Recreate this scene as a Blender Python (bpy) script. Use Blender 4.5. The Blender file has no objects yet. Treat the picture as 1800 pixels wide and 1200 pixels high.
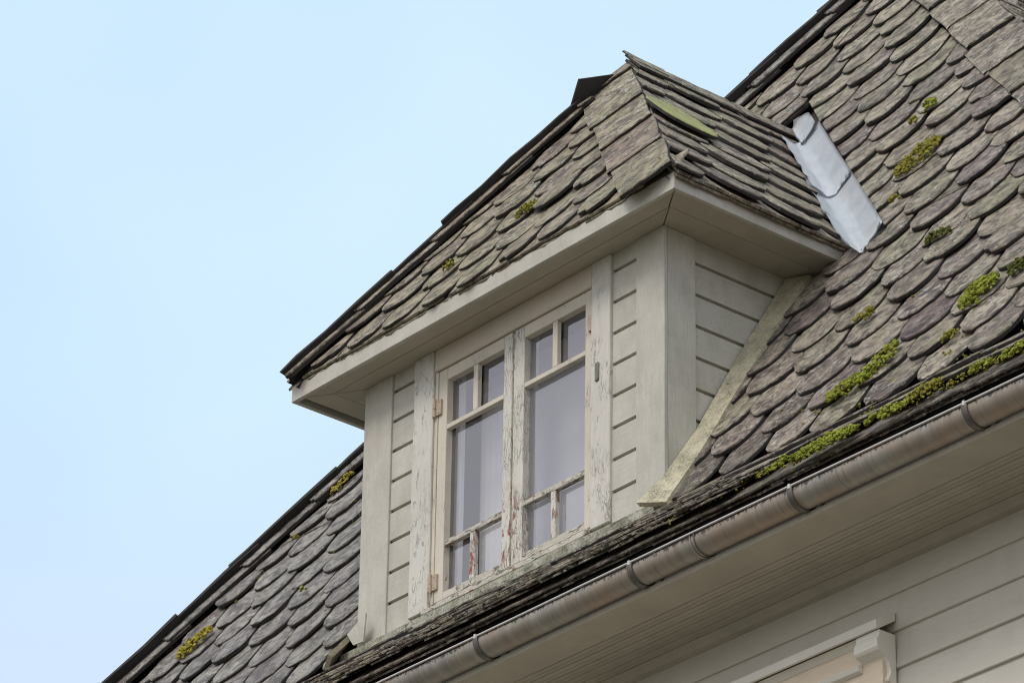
import bpy, bmesh, math, random
from mathutils import Vector, Matrix, noise as mnoise
random.seed(7)
sc = bpy.context.scene
COL = sc.collection
R = math.radians

# ------------------------------------------------------------------ camera
cam = bpy.data.cameras.new('camera'); camo = bpy.data.objects.new('camera', cam); COL.objects.link(camo)
CP = Vector((11.5918, -10.3494, -6.8797))
_y, _p, _r = R(50.5317), R(27.862), R(0.9692)
FW = Vector((-math.sin(_y)*math.cos(_p), math.cos(_y)*math.cos(_p), math.sin(_p)))
RT = Vector((math.cos(_y), math.sin(_y), 0)); UP = RT.cross(FW)
RT, UP = RT*math.cos(_r)+UP*math.sin(_r), -RT*math.sin(_r)+UP*math.cos(_r)
camo.matrix_world = Matrix(((RT.x, UP.x, -FW.x, CP.x), (RT.y, UP.y, -FW.y, CP.y), (RT.z, UP.z, -FW.z, CP.z), (0, 0, 0, 1)))
cam.sensor_width = 36; cam.lens = 36*7559.5/1800; cam.clip_start = .5; cam.clip_end = 5000
sc.camera = camo

# ------------------------------------------------------------------ sky, sun, exposure
SUN_EL, SUN_AZ = 50, 278       # azimuth the light comes from, degrees from +x counter-clockwise
w = bpy.data.worlds.new('World'); sc.world = w; w.use_nodes = True
nt = w.node_tree; nt.nodes.clear()
out = nt.nodes.new('ShaderNodeOutputWorld'); bg = nt.nodes.new('ShaderNodeBackground')
sky = nt.nodes.new('ShaderNodeTexSky'); sky.sky_type = 'NISHITA'; sky.sun_disc = False
sky.sun_elevation = R(SUN_EL); sky.sun_rotation = R(90-SUN_AZ); sky.air_density = 1.0; sky.dust_density = 1.5
tc = nt.nodes.new('ShaderNodeTexCoord'); nz = nt.nodes.new('ShaderNodeTexNoise')
nz.inputs['Scale'].default_value = 4.0; nz.inputs['Detail'].default_value = 3; nz.inputs['Roughness'].default_value = .45
rp = nt.nodes.new('ShaderNodeValToRGB')
rp.color_ramp.elements[0].position = .36; rp.color_ramp.elements[0].color = (.60, .81, 1.02, 1)
rp.color_ramp.elements[1].position = .66; rp.color_ramp.elements[1].color = (.755, .955, 1.02, 1)
# the cloud veil is whiter on the sun's side of the sky (towards -y), bluer away from it
sxyz = nt.nodes.new('ShaderNodeSeparateXYZ'); nt.links.new(tc.outputs['Generated'], sxyz.inputs[0])
mrg = nt.nodes.new('ShaderNodeMapRange'); mrg.interpolation_type = 'SMOOTHSTEP'; nt.links.new(sxyz.outputs['Y'], mrg.inputs['Value'])
mrg.inputs['From Min'].default_value = .42; mrg.inputs['From Max'].default_value = -.35
mcl = nt.nodes.new('ShaderNodeMix'); mcl.data_type = 'RGBA'; mcl.inputs['B'].default_value = (.87, .88, .92, 1)
nt.links.new(mrg.outputs[0], mcl.inputs['Factor'])
vs = nt.nodes.new('ShaderNodeVectorMath'); vs.operation = 'SCALE'; vs.inputs['Scale'].default_value = 10.9
mx = nt.nodes.new('ShaderNodeMix'); mx.data_type = 'RGBA'; mx.inputs['Factor'].default_value = .86
nt.links.new(tc.outputs['Generated'], nz.inputs['Vector']); nt.links.new(nz.outputs['Fac'], rp.inputs['Fac'])
mrz = nt.nodes.new('ShaderNodeMapRange'); mrz.interpolation_type = 'SMOOTHSTEP'; nt.links.new(sxyz.outputs['Z'], mrz.inputs['Value'])
mrz.inputs['From Min'].default_value = .46; mrz.inputs['From Max'].default_value = .34
mlz = nt.nodes.new('ShaderNodeMix'); mlz.data_type = 'RGBA'; mlz.inputs['B'].default_value = (.70, .80, 1.03, 1)
nt.links.new(mrz.outputs[0], mlz.inputs['Factor']); nt.links.new(rp.outputs['Color'], mlz.inputs['A'])
nt.links.new(mlz.outputs['Result'], mcl.inputs['A']); nt.links.new(mcl.outputs['Result'], vs.inputs[0]); nt.links.new(sky.outputs['Color'], mx.inputs['A']); nt.links.new(vs.outputs[0], mx.inputs['B'])
nt.links.new(mx.outputs['Result'], bg.inputs['Color']); bg.inputs['Strength'].default_value = .1
nt.links.new(bg.outputs[0], out.inputs['Surface'])
sd = bpy.data.lights.new('sun', 'SUN'); sd.energy = 1.7; sd.angle = R(24); sd.color = (1, .965, .91)
so = bpy.data.objects.new('sun', sd); COL.objects.link(so)
dv = Vector((math.cos(R(SUN_AZ))*math.cos(R(SUN_EL)), math.sin(R(SUN_AZ))*math.cos(R(SUN_EL)), math.sin(R(SUN_EL))))
so.rotation_euler = dv.to_track_quat('Z', 'Y').to_euler(); so.location = dv*30
sc.cycles.filter_width = 1.1
vsn = sc.view_settings; vsn.view_transform = 'Standard'; vsn.look = 'None'; vsn.exposure = 0.0; vsn.gamma = 1; vsn.use_curve_mapping = False

# ------------------------------------------------------------------ helpers
def tag(o, label=None, cat=None, group=None, kind=None):
    if label: o['label'] = label
    if cat: o['category'] = cat
    if group: o['group'] = group
    if kind: o['kind'] = kind
    return o
def empty(name, loc, label, cat, group=None):
    o = bpy.data.objects.new(name, None); COL.objects.link(o); o.location = loc; o.empty_display_size = .1
    return tag(o, label, cat, group)
BASES = {}
def link(name, me, mat, parent=None):
    """mesh data is in world coordinates; the part cancels its thing's location"""
    o = bpy.data.objects.new(name, me); COL.objects.link(o)
    if mat and not me.materials: me.materials.append(mat)
    if parent is not None:
        o.parent = parent
        if parent.type == 'EMPTY': o.location = -Vector(parent.location)
    return o
def mk(name, vs_, fs, mat, parent=None, smooth=False):
    me = bpy.data.meshes.new(name); me.from_pydata([tuple(v) for v in vs_], [], fs); me.update()
    if smooth:
        for p in me.polygons: p.use_smooth = True
    return link(name, me, mat, parent)
def bm_obj(name, bm, mat, parent=None, smooth=False):
    me = bpy.data.meshes.new(name); bmesh.ops.recalc_face_normals(bm, faces=bm.faces[:]); bm.to_mesh(me); bm.free()
    if smooth:
        for p in me.polygons: p.use_smooth = True
    return link(name, me, mat, parent)
def add_hexa(bm, c8):
    v = [bm.verts.new(c) for c in c8]
    for f in ((0,1,2,3),(7,6,5,4),(0,4,5,1),(1,5,6,2),(2,6,7,3),(3,7,4,0)): bm.faces.new([v[i] for i in f])
    return v
def board(name, c8, mat, parent, bev=.0025, wob=.0, cuts=0):
    """a board from its 8 corners (0-3 one face, 4-7 the opposite one), chamfered, long side optionally cut and wobbled"""
    bm = bmesh.new(); add_hexa(bm, [Vector(c) for c in c8])
    if bev: bmesh.ops.bevel(bm, geom=bm.edges[:], offset=bev, segments=1, affect='EDGES', profile=.5)
    if cuts:
        vs2 = [v.co for v in bm.verts]
        ext = [max(c[i] for c in vs2)-min(c[i] for c in vs2) for i in range(3)]; ax = ext.index(max(ext))
        lo = min(c[ax] for c in vs2); hi = max(c[ax] for c in vs2); nrm = Vector((0,0,0)); nrm[ax] = 1
        for k in range(1, cuts):
            p = Vector((0,0,0)); p[ax] = lo+(hi-lo)*k/cuts
            bmesh.ops.bisect_plane(bm, geom=bm.verts[:]+bm.edges[:]+bm.faces[:], plane_co=p, plane_no=nrm)
        if wob:
            off = random.random()*50
            for v in bm.verts:
                a = v.co[ax]*3+off
                d = Vector((mnoise.noise(Vector((a,0,3))), mnoise.noise(Vector((a,7,0))), mnoise.noise(Vector((a,0,9)))))*wob
                d[ax] = 0; v.co += d
    return bm_obj(name, bm, mat, parent)
def box8(x0, x1, y0, y1, z0, z1):
    return [(x0,y0,z0),(x1,y0,z0),(x1,y0,z1),(x0,y0,z1),(x0,y1,z0),(x1,y1,z0),(x1,y1,z1),(x0,y1,z1)]
def bbox(name, x0, x1, y0, y1, z0, z1, mat, parent, **k): return board(name, box8(x0,x1,y0,y1,z0,z1), mat, parent, **k)

# ------------------------------------------------------------------ materials
def newmat(name):
    m = bpy.data.materials.new(name); m.use_nodes = True; t = m.node_tree
    return m, t, t.nodes['Principled BSDF']
def N(t, typ, **k):
    n = t.nodes.new(typ)
    for a, b in k.items():
        if a in n.inputs: n.inputs[a].default_value = b
        else: setattr(n, a, b)
    return n
def L(t, a, b): t.links.new(a, b)
def ramp(t, src, stops):
    r = t.nodes.new('ShaderNodeValToRGB'); e = r.color_ramp.elements
    while len(e) > 1: e.remove(e[-1])
    e[0].position, e[0].color = stops[0][0], (*stops[0][1], 1) if len(stops[0][1]) == 3 else stops[0][1]
    for p, c in stops[1:]:
        q = e.new(p); q.color = (*c, 1)
    L(t, src, r.inputs['Fac']); return r
G = lambda v: (v, v, v)
def mix(t, fac, a, b, mode='MIX'):
    m = t.nodes.new('ShaderNodeMix'); m.data_type = 'RGBA'; m.blend_type = mode
    for inp, v in (('Factor', fac), ('A', a), ('B', b)):
        if hasattr(v, 'is_linked'): L(t, v, m.inputs[inp])
        elif isinstance(v, (int, float)): m.inputs[inp].default_value = v
        else: m.inputs[inp].default_value = (*v, 1)
    return m.outputs['Result']
def math_(t, op, a, b=0.0, clamp=False):
    m = t.nodes.new('ShaderNodeMath'); m.operation = op; m.use_clamp = clamp
    for i, v in enumerate((a, b)):
        if hasattr(v, 'is_linked'): L(t, v, m.inputs[i])
        else: m.inputs[i].default_value = v
    return m.outputs[0]
def coords(t, scale=(1,1,1), rnd=0.0, src='Object'):
    c = t.nodes.new('ShaderNodeTexCoord'); m = t.nodes.new('ShaderNodeMapping'); m.inputs['Scale'].default_value = scale
    L(t, c.outputs[src], m.inputs['Vector'])
    if rnd:
        oi = t.nodes.new('ShaderNodeObjectInfo'); s = t.nodes.new('ShaderNodeVectorMath'); s.operation = 'SCALE'
        cm = t.nodes.new('ShaderNodeCombineXYZ')
        for i in range(3): L(t, math_(t, 'MULTIPLY', oi.outputs['Random'], rnd*(1+i*.7)), cm.inputs[i])
        L(t, cm.outputs[0], m.inputs['Location'])
    return m.outputs[0]
def noise(t, vec, scale, detail=4, rough=.55, dist=0.0):
    n = N(t, 'ShaderNodeTexNoise', Scale=scale, Detail=detail, Roughness=rough, Distortion=dist); L(t, vec, n.inputs['Vector']); return n.outputs['Fac']
def bump(t, p, h, strength=.5, dist=.003, prev=None):
    b = N(t, 'ShaderNodeBump', Strength=strength, Distance=dist); L(t, h, b.inputs['Height'])
    if prev is not None: L(t, prev, b.inputs['Normal'])
    L(t, b.outputs[0], p.inputs['Normal']); return b.outputs[0]

def simple(name, col, rough=.6, met=0.0, nscale=0, var=.2, bmp=0.0):
    m, t, p = newmat(name)
    if nscale:
        v = coords(t); n = noise(t, v, nscale, 5, .6)
        c = mix(t, n, tuple(k*(1-var) for k in col), tuple(min(1,k*(1+var)) for k in col)); L(t, c, p.inputs['Base Color'])
        if bmp: bump(t, p, n, .6, bmp)
    else: p.inputs['Base Color'].default_value = (*col, 1)
    p.inputs['Roughness'].default_value = rough; p.inputs['Metallic'].default_value = met
    return m
SLATE_PALETTE = [(0.0,(.225,.200,.162)),(.14,(.178,.148,.142)),(.26,(.275,.245,.200)),(.38,(.200,.182,.142)),(.50,(.150,.125,.115)),(.60,(.285,.255,.210)),(.72,(.215,.185,.158)),(.84,(.205,.195,.140)),(.93,(.130,.098,.100)),(1.0,(.260,.235,.195))]
def slate_mat(name, palette=SLATE_PALETTE, green=.5, wet=.0):
    m, t, p = newmat(name)
    v = coords(t, (.8,1.0,1.0), rnd=37.0)
    oi = t.nodes.new('ShaderNodeObjectInfo')
    base = ramp(t, oi.outputs['Random'], palette)
    mott = noise(t, v, 13, 9, .74, .5)
    c = mix(t, ramp(t, mott, [(.42,G(0)),(.58,G(1))]).outputs['Color'], mix(t, 1.0, base.outputs['Color'], (.42,.37,.365), 'MULTIPLY'), mix(t, 1.0, base.outputs['Color'], (1.62,1.57,1.47), 'MULTIPLY'))
    # russet and violet patches
    pat = noise(t, v, 7, 3, .5)
    c = mix(t, ramp(t, pat, [(.54,G(0)),(.68,G(.55))]).outputs['Color'], c, (.150,.108,.098))
    # pale lichen crust: riven flakes, specks
    fl = noise(t, v, 30, 10, .78, 1.0)
    flm = ramp(t, fl, [(.525,G(0)),(.575,G(.9))]).outputs['Color']
    geo0 = t.nodes.new('ShaderNodeNewGeometry')
    lz = ramp(t, noise(t, geo0.outputs['Position'], 5.5, 5, .65), [(.38,G(.35)),(.62,G(1))]).outputs['Color']
    sh_ = t.nodes.new('ShaderNodeMath'); sh_.operation = 'FRACT'; L(t, math_(t, 'MULTIPLY', oi.outputs['Random'], 17.3), sh_.inputs[0])
    lz = math_(t, 'MULTIPLY', lz, math_(t, 'ADD', math_(t, 'MULTIPLY', sh_.outputs[0], .8), .45), True)
    c = mix(t, math_(t, 'MULTIPLY', flm, lz), c, (.58,.54,.47))
    # broad pale crusts
    cr = ramp(t, noise(t, v, 13, 7, .75, 1.0), [(.53,G(0)),(.60,G(.55))]).outputs['Color']
    c = mix(t, math_(t, 'MULTIPLY', cr, lz), c, (.36,.34,.27))
    dk = ramp(t, noise(t, v, 26, 9, .78, 1.0), [(.40,G(.9)),(.455,G(0))]).outputs['Color']
    c = mix(t, dk, c, (.045,.038,.034))
    # yellow-green algae in broad areas of the roof
    gp = coords(t, src='Object'); geo = t.nodes.new('ShaderNodeNewGeometry')
    ga = ramp(t, noise(t, geo.outputs['Position'], 2.3, 4, .6), [(.46,G(0)),(.66,G(1))]).outputs['Color']
    gb = ramp(t, noise(t, v, 9, 5, .65), [(.45,G(0)),(.70,G(1))]).outputs['Color']
    c = mix(t, math_(t, 'MULTIPLY', math_(t, 'MULTIPLY', ga, gb), green), c, (.235,.235,.105))
    L(t, c, p.inputs['Base Color'])
    rr = ramp(t, mott, [(.3,G(.62-wet)),(.7,G(.82-wet))]); L(t, rr.outputs['Color'], p.inputs['Roughness'])
    p.inputs['Specular IOR Level'].default_value = .38
    h1 = noise(t, v, 26, 9, .72, .5)
    b = bump(t, p, h1, 1.0, .011)
    bump(t, p, fl, .9, .004, b)
    return m
MS = slate_mat('slate')
WET = [(0.0,(.215,.210,.200)),(.2,(.165,.155,.160)),(.4,(.235,.232,.225)),(.6,(.180,.172,.178)),(.8,(.200,.200,.190)),(1.0,(.150,.130,.145))]
MSW = slate_mat('slate_west', WET, .3, .12)
MSD = slate_mat('slate_dormer', [(0,(.245,.215,.150)),(.2,(.200,.165,.130)),(.4,(.265,.235,.175)),(.6,(.220,.200,.135)),(.8,(.190,.145,.118)),(1,(.235,.210,.150))], .6)
MSE = slate_mat('slate_eave', [(0,(.115,.100,.080)),(.3,(.20,.175,.135)),(.6,(.085,.070,.062)),(1,(.16,.14,.11))], .35, .18)
MSDK = simple('slate_shaded', (.040,.037,.035), .8, 0, 30, .45, .004)  # dark copy of slate: shade on the overhanging undersides put into the colour
def lichen_mat():
    m, t, p = newmat('lichen_slate'); v = coords(t)
    c = mix(t, ramp(t, noise(t, v, 14, 6, .7, .5), [(.35,G(0)),(.62,G(1))]).outputs['Color'], (.20,.19,.12), (.36,.36,.10))
    c = mix(t, ramp(t, noise(t, v, 60, 4, .7), [(.60,G(0)),(.7,G(.9))]).outputs['Color'], c, (.42,.42,.30))
    L(t, c, p.inputs['Base Color']); p.inputs['Roughness'].default_value = .85; bump(t, p, noise(t, v, 40, 7, .7), .8, .004); return m
MLI = lichen_mat()
MEDGE = simple('slate_edge', (.036,.033,.031), .9, 0, 45, .5, .003)  # riven sides are darker; shade under the tails is painted in too

def paint(name, col, dirt=.25, crack=0.0, grain=.25, axis=2, primer=0.0, algae=0.0, patch=0.0, low=None, flake=1.0, wood=(.20,.18,.155)):
    """old oil paint on boards: grain along `axis`, dust, cracks that open to grey wood, algae"""
    m, t, p = newmat(name)
    s = [1,1,1]; s[axis] = .06
    v = coords(t, rnd=9.0); g = coords(t, tuple(s), rnd=9.0)
    n1 = noise(t, v, 3.5, 4, .6)
    c = mix(t, ramp(t, n1, [(.3,G(0)),(.7,G(1))]).outputs['Color'], tuple(k*(1-dirt*.28) for k in col), tuple(min(1,k*1.04) for k in col))
    gr = noise(t, g, 160, 4, .6)
    c = mix(t, ramp(t, gr, [(.35,G(.10+.3*grain)),(.55,G(0))]).outputs['Color'], c, tuple(k*.62 for k in col))
    sp = noise(t, v, 150, 2, .5)
    c = mix(t, ramp(t, sp, [(.70,G(0)),(.74,G(.55*dirt+.12))]).outputs['Color'], c, (.16,.145,.12))
    st = ramp(t, noise(t, coords(t, (1,1,.22), rnd=5.0), 11, 5, .65), [(.5,G(0)),(.75,G(dirt*.6))]).outputs['Color']
    c = mix(t, st, c, (.31,.29,.22))
    if algae:
        al = ramp(t, noise(t, v, 12, 6, .7), [(.42,G(0)),(.62,G(algae))]).outputs['Color']
        c = mix(t, al, c, (.19,.19,.105))
        al2 = ramp(t, noise(t, v, 95, 5, .7), [(.50,G(0)),(.62,G(algae))]).outputs['Color']
        c = mix(t, al2, c, (.10,.095,.075))
    hgt = gr
    nb = bump(t, p, gr, .35+grain, .0012)
    nb = bump(t, p, noise(t, v, 45, 4, .6), .25, .0015, nb)
    if crack:
        ck = coords(t, tuple((.16 if i == axis else 1) for i in range(3)), rnd=3.0)
        dn = noise(t, v, 30, 4, .6)
        vm = t.nodes.new('ShaderNodeVectorMath'); vm.operation = 'ADD'
        cs = t.nodes.new('ShaderNodeCombineXYZ'); L(t, math_(t,'MULTIPLY',dn,.03), cs.inputs[0]); L(t, math_(t,'MULTIPLY',dn,.03), cs.inputs[2])
        L(t, ck, vm.inputs[0]); L(t, cs.outputs[0], vm.inputs[1])
        vo = N(t, 'ShaderNodeTexVoronoi', Scale=85.0); vo.feature = 'DISTANCE_TO_EDGE'; L(t, vm.outputs[0], vo.inputs['Vector'])
        area = ramp(t, noise(t, v, 6, 4, .6), [(.62-.35*crack,G(0)),(.74-.25*crack,G(1))]).outputs['Color']
        line = math_(t, 'MULTIPLY', ramp(t, vo.outputs['Distance'], [(0,G(1)),(.055,G(0))]).outputs['Color'], area)
        c = mix(t, math_(t,'MULTIPLY',line,.85), c, (.075,.068,.055))
        # flaked patches, bare grey wood
        fk = ramp(t, noise(t, coords(t, tuple((.35 if i == axis else 1) for i in range(3)), rnd=4.0), 38, 7, .72, .5), [(.675-.16*crack,G(0)),(.69-.16*crack,G(1))]).outputs['Color']
        fk = math_(t,'MULTIPLY',fk,flake)
        if low:      # weather reaches the lower part of the sashes first
            sx = t.nodes.new('ShaderNodeSeparateXYZ'); L(t, v, sx.inputs[0])
            co = t.nodes.new('ShaderNodeTexCoord'); L(t, co.outputs['Object'], sx.inputs[0])
            mr = t.nodes.new('ShaderNodeMapRange'); L(t, math_(t,'ADD',sx.outputs['Z'],math_(t,'MULTIPLY',n1,.35)), mr.inputs['Value'])
            mr.inputs['From Min'].default_value = low[1]+.17; mr.inputs['From Max'].default_value = low[0]+.17
            lowm = mr.outputs[0]; fk = math_(t,'MULTIPLY',fk,lowm)
        c = mix(t, fk, c, mix(t, gr, wood, tuple(k*.45 for k in wood)))
        if primer:
            pr = ramp(t, noise(t, v, 9, 3, .6), [(.63-.12*primer,G(0)),(.66-.12*primer,G(1))]).outputs['Color']
            c = mix(t, math_(t,'MULTIPLY',fk,pr), c, (.33,.085,.045))
            ed = ramp(t, noise(t, v, 17, 5, .6), [(.56,G(0)),(.72,G(.5*primer))]).outputs['Color']
            ed = math_(t,'MULTIPLY',ed,lowm if low else 1.0)
            c = mix(t, ed, c, (.46,.33,.23))
        nb = bump(t, p, math_(t,'SUBTRACT', 1.0, math_(t,'MAXIMUM', fk, line)), .9, .0022, nb)
    if patch:
        pt = ramp(t, noise(t, coords(t, (.5,1,1.6)), 5, 4, .6), [(.38,G(0)),(.48,G(patch))]).outputs['Color']
        c = mix(t, pt, c, (.56,.44,.33))
    L(t, c, p.inputs['Base Color']); p.inputs['Roughness'].default_value = .55; p.inputs['Specular IOR Level'].default_value = .35
    return m
CREAM = (.60, .572, .50)
MP = paint('paint_cream', CREAM, .6, 0, .5, 2, algae=.10)
MPX = paint('paint_cream_boards', CREAM, .6, 0, .45, 0, algae=.08)
MPY = paint('paint_cream_cheek', CREAM, .6, 0, .45, 1, algae=.08)
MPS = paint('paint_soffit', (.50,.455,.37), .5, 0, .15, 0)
MPC = paint('paint_cracked', (.66,.635,.575), .35, .36, .45, 2, flake=.6, wood=(.40,.38,.33))
MPW = paint('paint_window', (.66,.60,.50), .3, .22, .3, 2, .5, low=(.7,1.1))
MPW2 = paint('paint_window_weathered', (.69,.66,.59), .4, .74, .5, 2, 2.3, low=(.80,1.12))
MPH = paint('paint_window_rail', (.64,.595,.51), .45, .7, .6, 0, .6)
MPHD = paint('paint_head_patch', (.66,.60,.51), .3, .0, .4, 0, 0, 0, .3)
MPSILL = paint('paint_sill', (.50,.49,.40), .6, .45, .6, 0, 0, .75)
MPTRIM = paint('paint_trim_mossy', (.60,.545,.39), .6, .3, .7, 1, 0, .42)
MPWALL = paint('paint_wall', (.63,.59,.515), .2, 0, .15, 0)
MPHOOD = paint('paint_hood', (.80,.76,.68), .1, 0, .1, 0)
MPPEACH = paint('paint_hood_frieze', (.76,.63,.48), .1, 0, .1, 0)

MDECK = simple('roof_boarding', (.05,.042,.036), .9, 0, 12, .3, .002)
MFASCIA = simple('dark_fascia', (.035,.03,.027), .85, 0, 20, .4, .002)  # near-black board behind the gutter
MRUST = simple('rusted_iron', (.46,.37,.28), .75, .0, 60, .45, .001)
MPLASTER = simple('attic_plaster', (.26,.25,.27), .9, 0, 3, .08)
MCURT = simple('curtain_cloth', (.80,.80,.81), .9, 0, 8, .05)
MPALE = simple('pane_backing', (.56,.56,.60), .9, 0, 5, .06)  # colour of the pale sheet added behind the panes
MGRAVEL = simple('gravel_ground', (.125,.112,.082), .95, 0, .8, .2)
MRIM = simple('gutter_bright_edge', (.62,.58,.54), .38, .55, 30, .15)

def lead_mat():
    m, t, p = newmat('lead_flashing'); v = coords(t)
    n = noise(t, coords(t, (1,1,1)), 9, 6, .62, .7)
    c = mix(t, ramp(t, n, [(.35,G(0)),(.65,G(1))]).outputs['Color'], (.78,.82,.88), (.90,.93,.96))
    c = mix(t, ramp(t, noise(t, v, 28, 6, .7), [(.60,G(0)),(.72,G(.5))]).outputs['Color'], c, (.52,.53,.50))
    L(t, c, p.inputs['Base Color']); p.inputs['Roughness'].default_value = .38; p.inputs['Metallic'].default_value = .1
    bump(t, p, noise(t, v, 22, 5, .6, .5), .5, .004); return m
MLEAD = lead_mat()
def gutter_mat():
    m, t, p = newmat('galvanised_gutter')
    v = coords(t); sv = coords(t, (1,.12,.12))
    c = mix(t, ramp(t, noise(t, sv, 30, 6, .65), [(.3,G(0)),(.7,G(1))]).outputs['Color'], (.27,.245,.215), (.42,.385,.335))
    c = mix(t, ramp(t, noise(t, coords(t, (.6,1,1)), 5, 5, .6), [(.43,G(0)),(.62,G(.7))]).outputs['Color'], c, (.37,.265,.185))
    # black growth crusted under the lip: height on the metal plus noise
    sx = t.nodes.new('ShaderNodeSeparateXYZ'); co = t.nodes.new('ShaderNodeTexCoord'); L(t, co.outputs['Object'], sx.inputs[0])
    up = t.nodes.new('ShaderNodeMapRange'); L(t, sx.outputs['Z'], up.inputs['Value'])
    up.inputs['From Min'].default_value = .067; up.inputs['From Max'].default_value = .114; up.inputs['To Min'].default_value = -.25; up.inputs['To Max'].default_value = .20
    lo = noise(t, v, 2.2, 3, .5)
    msk = math_(t, 'ADD', math_(t, 'ADD', noise(t, coords(t, (1,1,.55)), 75, 6, .75), up.outputs[0]), math_(t, 'MULTIPLY', math_(t,'SUBTRACT', lo, .5), .35))
    c = mix(t, ramp(t, msk, [(.60,G(0)),(.66,G(.92))]).outputs['Color'], c, (.045,.042,.038))
    dr = ramp(t, noise(t, coords(t, (1,.05,.05)), 120, 3, .5), [(.60,G(0)),(.72,G(.45))]).outputs['Color']
    c = mix(t, dr, c, (.11,.10,.085))
    L(t, c, p.inputs['Base Color']); p.inputs['Metallic'].default_value = .35; p.inputs['Roughness'].default_value = .48
    bump(t, p, noise(t, v, 60, 6, .65), .35, .0015); return m
MGUT = gutter_mat()
MBRK = simple('gutter_bracket', (.15,.135,.12), .5, .5, 30, .3, .001)
def moss_mat(name, a, b, d):
    m, t, p = newmat(name)
    v = coords(t); n = noise(t, v, 55, 5, .65); n2 = noise(t, v, 14, 3, .5)
    c = mix(t, ramp(t, n2, [(.35,G(0)),(.65,G(1))]).outputs['Color'], a, b)
    c = mix(t, ramp(t, n, [(.36,G(.8)),(.52,G(0))]).outputs['Color'], c, d)
    L(t, c, p.inputs['Base Color']); p.inputs['Roughness'].default_value = .95; p.inputs['Specular IOR Level'].default_value = .1
    bump(t, p, noise(t, v, 260, 3, .6), .8, .002); return m
MOSS_O = moss_mat('moss_olive', (.21,.20,.035), (.30,.27,.05), (.085,.075,.02))
MOSS_B = moss_mat('moss_bright', (.19,.22,.030), (.33,.35,.055), (.085,.095,.018))
MOSS_D = moss_mat('moss_dark', (.085,.10,.03), (.14,.16,.035), (.035,.04,.015))
MOSS_Y = moss_mat('moss_yellow', (.33,.29,.04), (.42,.36,.06), (.16,.12,.02))

def glass_mat(name, ior):
    m = bpy.data.materials.new(name); m.use_nodes = True; t = m.node_tree; t.nodes.clear()
    o = t.nodes.new('ShaderNodeOutputMaterial'); tr = t.nodes.new('ShaderNodeBsdfTransparent'); tr.inputs['Color'].default_value = (.94,.94,.95,1)
    gl = t.nodes.new('ShaderNodeBsdfGlossy'); gl.inputs['Roughness'].default_value = .015; gl.inputs['Color'].default_value = (.96,.95,1,1)
    r0 = ((ior-1)/(ior+1))**2; lw = t.nodes.new('ShaderNodeLayerWeight'); lw.inputs['Blend'].default_value = .5
    fac = math_(t, 'ADD', r0, math_(t, 'MULTIPLY', 1-r0, math_(t, 'POWER', lw.outputs['Facing'], 5)))
    b = N(t, 'ShaderNodeBump', Strength=.4, Distance=.004); c = t.nodes.new('ShaderNodeTexCoord'); n = N(t, 'ShaderNodeTexNoise', Scale=4.0, Detail=1.5)
    L(t, c.outputs['Object'], n.inputs['Vector']); L(t, n.outputs['Fac'], b.inputs['Height']); L(t, b.outputs[0], gl.inputs['Normal'])
    df = t.nodes.new('ShaderNodeBsdfDiffuse'); df.inputs['Color'].default_value = (.6,.6,.62,1)
    m0 = t.nodes.new('ShaderNodeMixShader'); m0.inputs[0].default_value = .10; L(t, tr.outputs[0], m0.inputs[1]); L(t, df.outputs[0], m0.inputs[2])
    mxs = t.nodes.new('ShaderNodeMixShader'); L(t, m0.outputs[0], mxs.inputs[1]); L(t, gl.outputs[0], mxs.inputs[2])
    L(t, mxs.outputs[0], o.inputs['Surface'])
    t.links.new(fac, mxs.inputs[0]); return m
MGLASS = glass_mat('window_glass', 2.8); pass

# ------------------------------------------------------------------ setting: ground
g = 1800.0
gr = mk('ground', [(-g,-g,-8.5),(g,-g,-8.5),(g,g,-8.5),(-g,g,-8.5)], [(0,1,2,3)], MGRAVEL); tag(gr, kind='structure')

# ------------------------------------------------------------------ roof planes
def put(o, parent, T):
    o.parent = parent; o.matrix_basis = (Matrix.Translation(-Vector(parent.location)) @ T) if parent.type == 'EMPTY' else T
class Plane:
    """P(a,b) = O + a*U + b*T ; U horizontal, T up the slope (unit), n outward"""
    def __init__(s, O, U, T):
        s.O, s.U, s.T = Vector(O), Vector(U).normalized(), Vector(T).normalized(); s.n = s.U.cross(s.T).normalized()
    def at(s, a, b, n=0.0): return s.O+s.U*a+s.T*b+s.n*n
    def inv(s, P): d = Vector(P)-s.O; return (d.dot(s.U), d.dot(s.T))
    def mat(s): return Matrix(((s.U.x,s.T.x,s.n.x,s.O.x),(s.U.y,s.T.y,s.n.y,s.O.y),(s.U.z,s.T.z,s.n.z,s.O.z),(0,0,0,1)))
def clip(poly, a, b, c):
    """keep a*x+b*y<=c"""
    o = []
    for i in range(len(poly)):
        p, q = poly[i], poly[(i+1) % len(poly)]
        dp, dq = a*p[0]+b*p[1]-c, a*q[0]+b*q[1]-c
        if dp <= 0: o.append(p)
        if (dp < 0 < dq) or (dq < 0 < dp):
            k = dp/(dp-dq); o.append((p[0]+(q[0]-p[0])*k, p[1]+(q[1]-p[1])*k))
    return o
def halfplane(p, q, inside):
    """line through p,q, oriented so `inside` is kept"""
    a, b = q[1]-p[1], -(q[0]-p[0]); c = a*p[0]+b*p[1]
    if a*inside[0]+b*inside[1] > c: a, b, c = -a, -b, -c
    l = math.hypot(a, b); return (a/l, b/l, c/l)
def area(poly): return abs(sum(poly[i][0]*poly[(i+1)%len(poly)][1]-poly[(i+1)%len(poly)][0]*poly[i][1] for i in range(len(poly)))/2)
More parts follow.
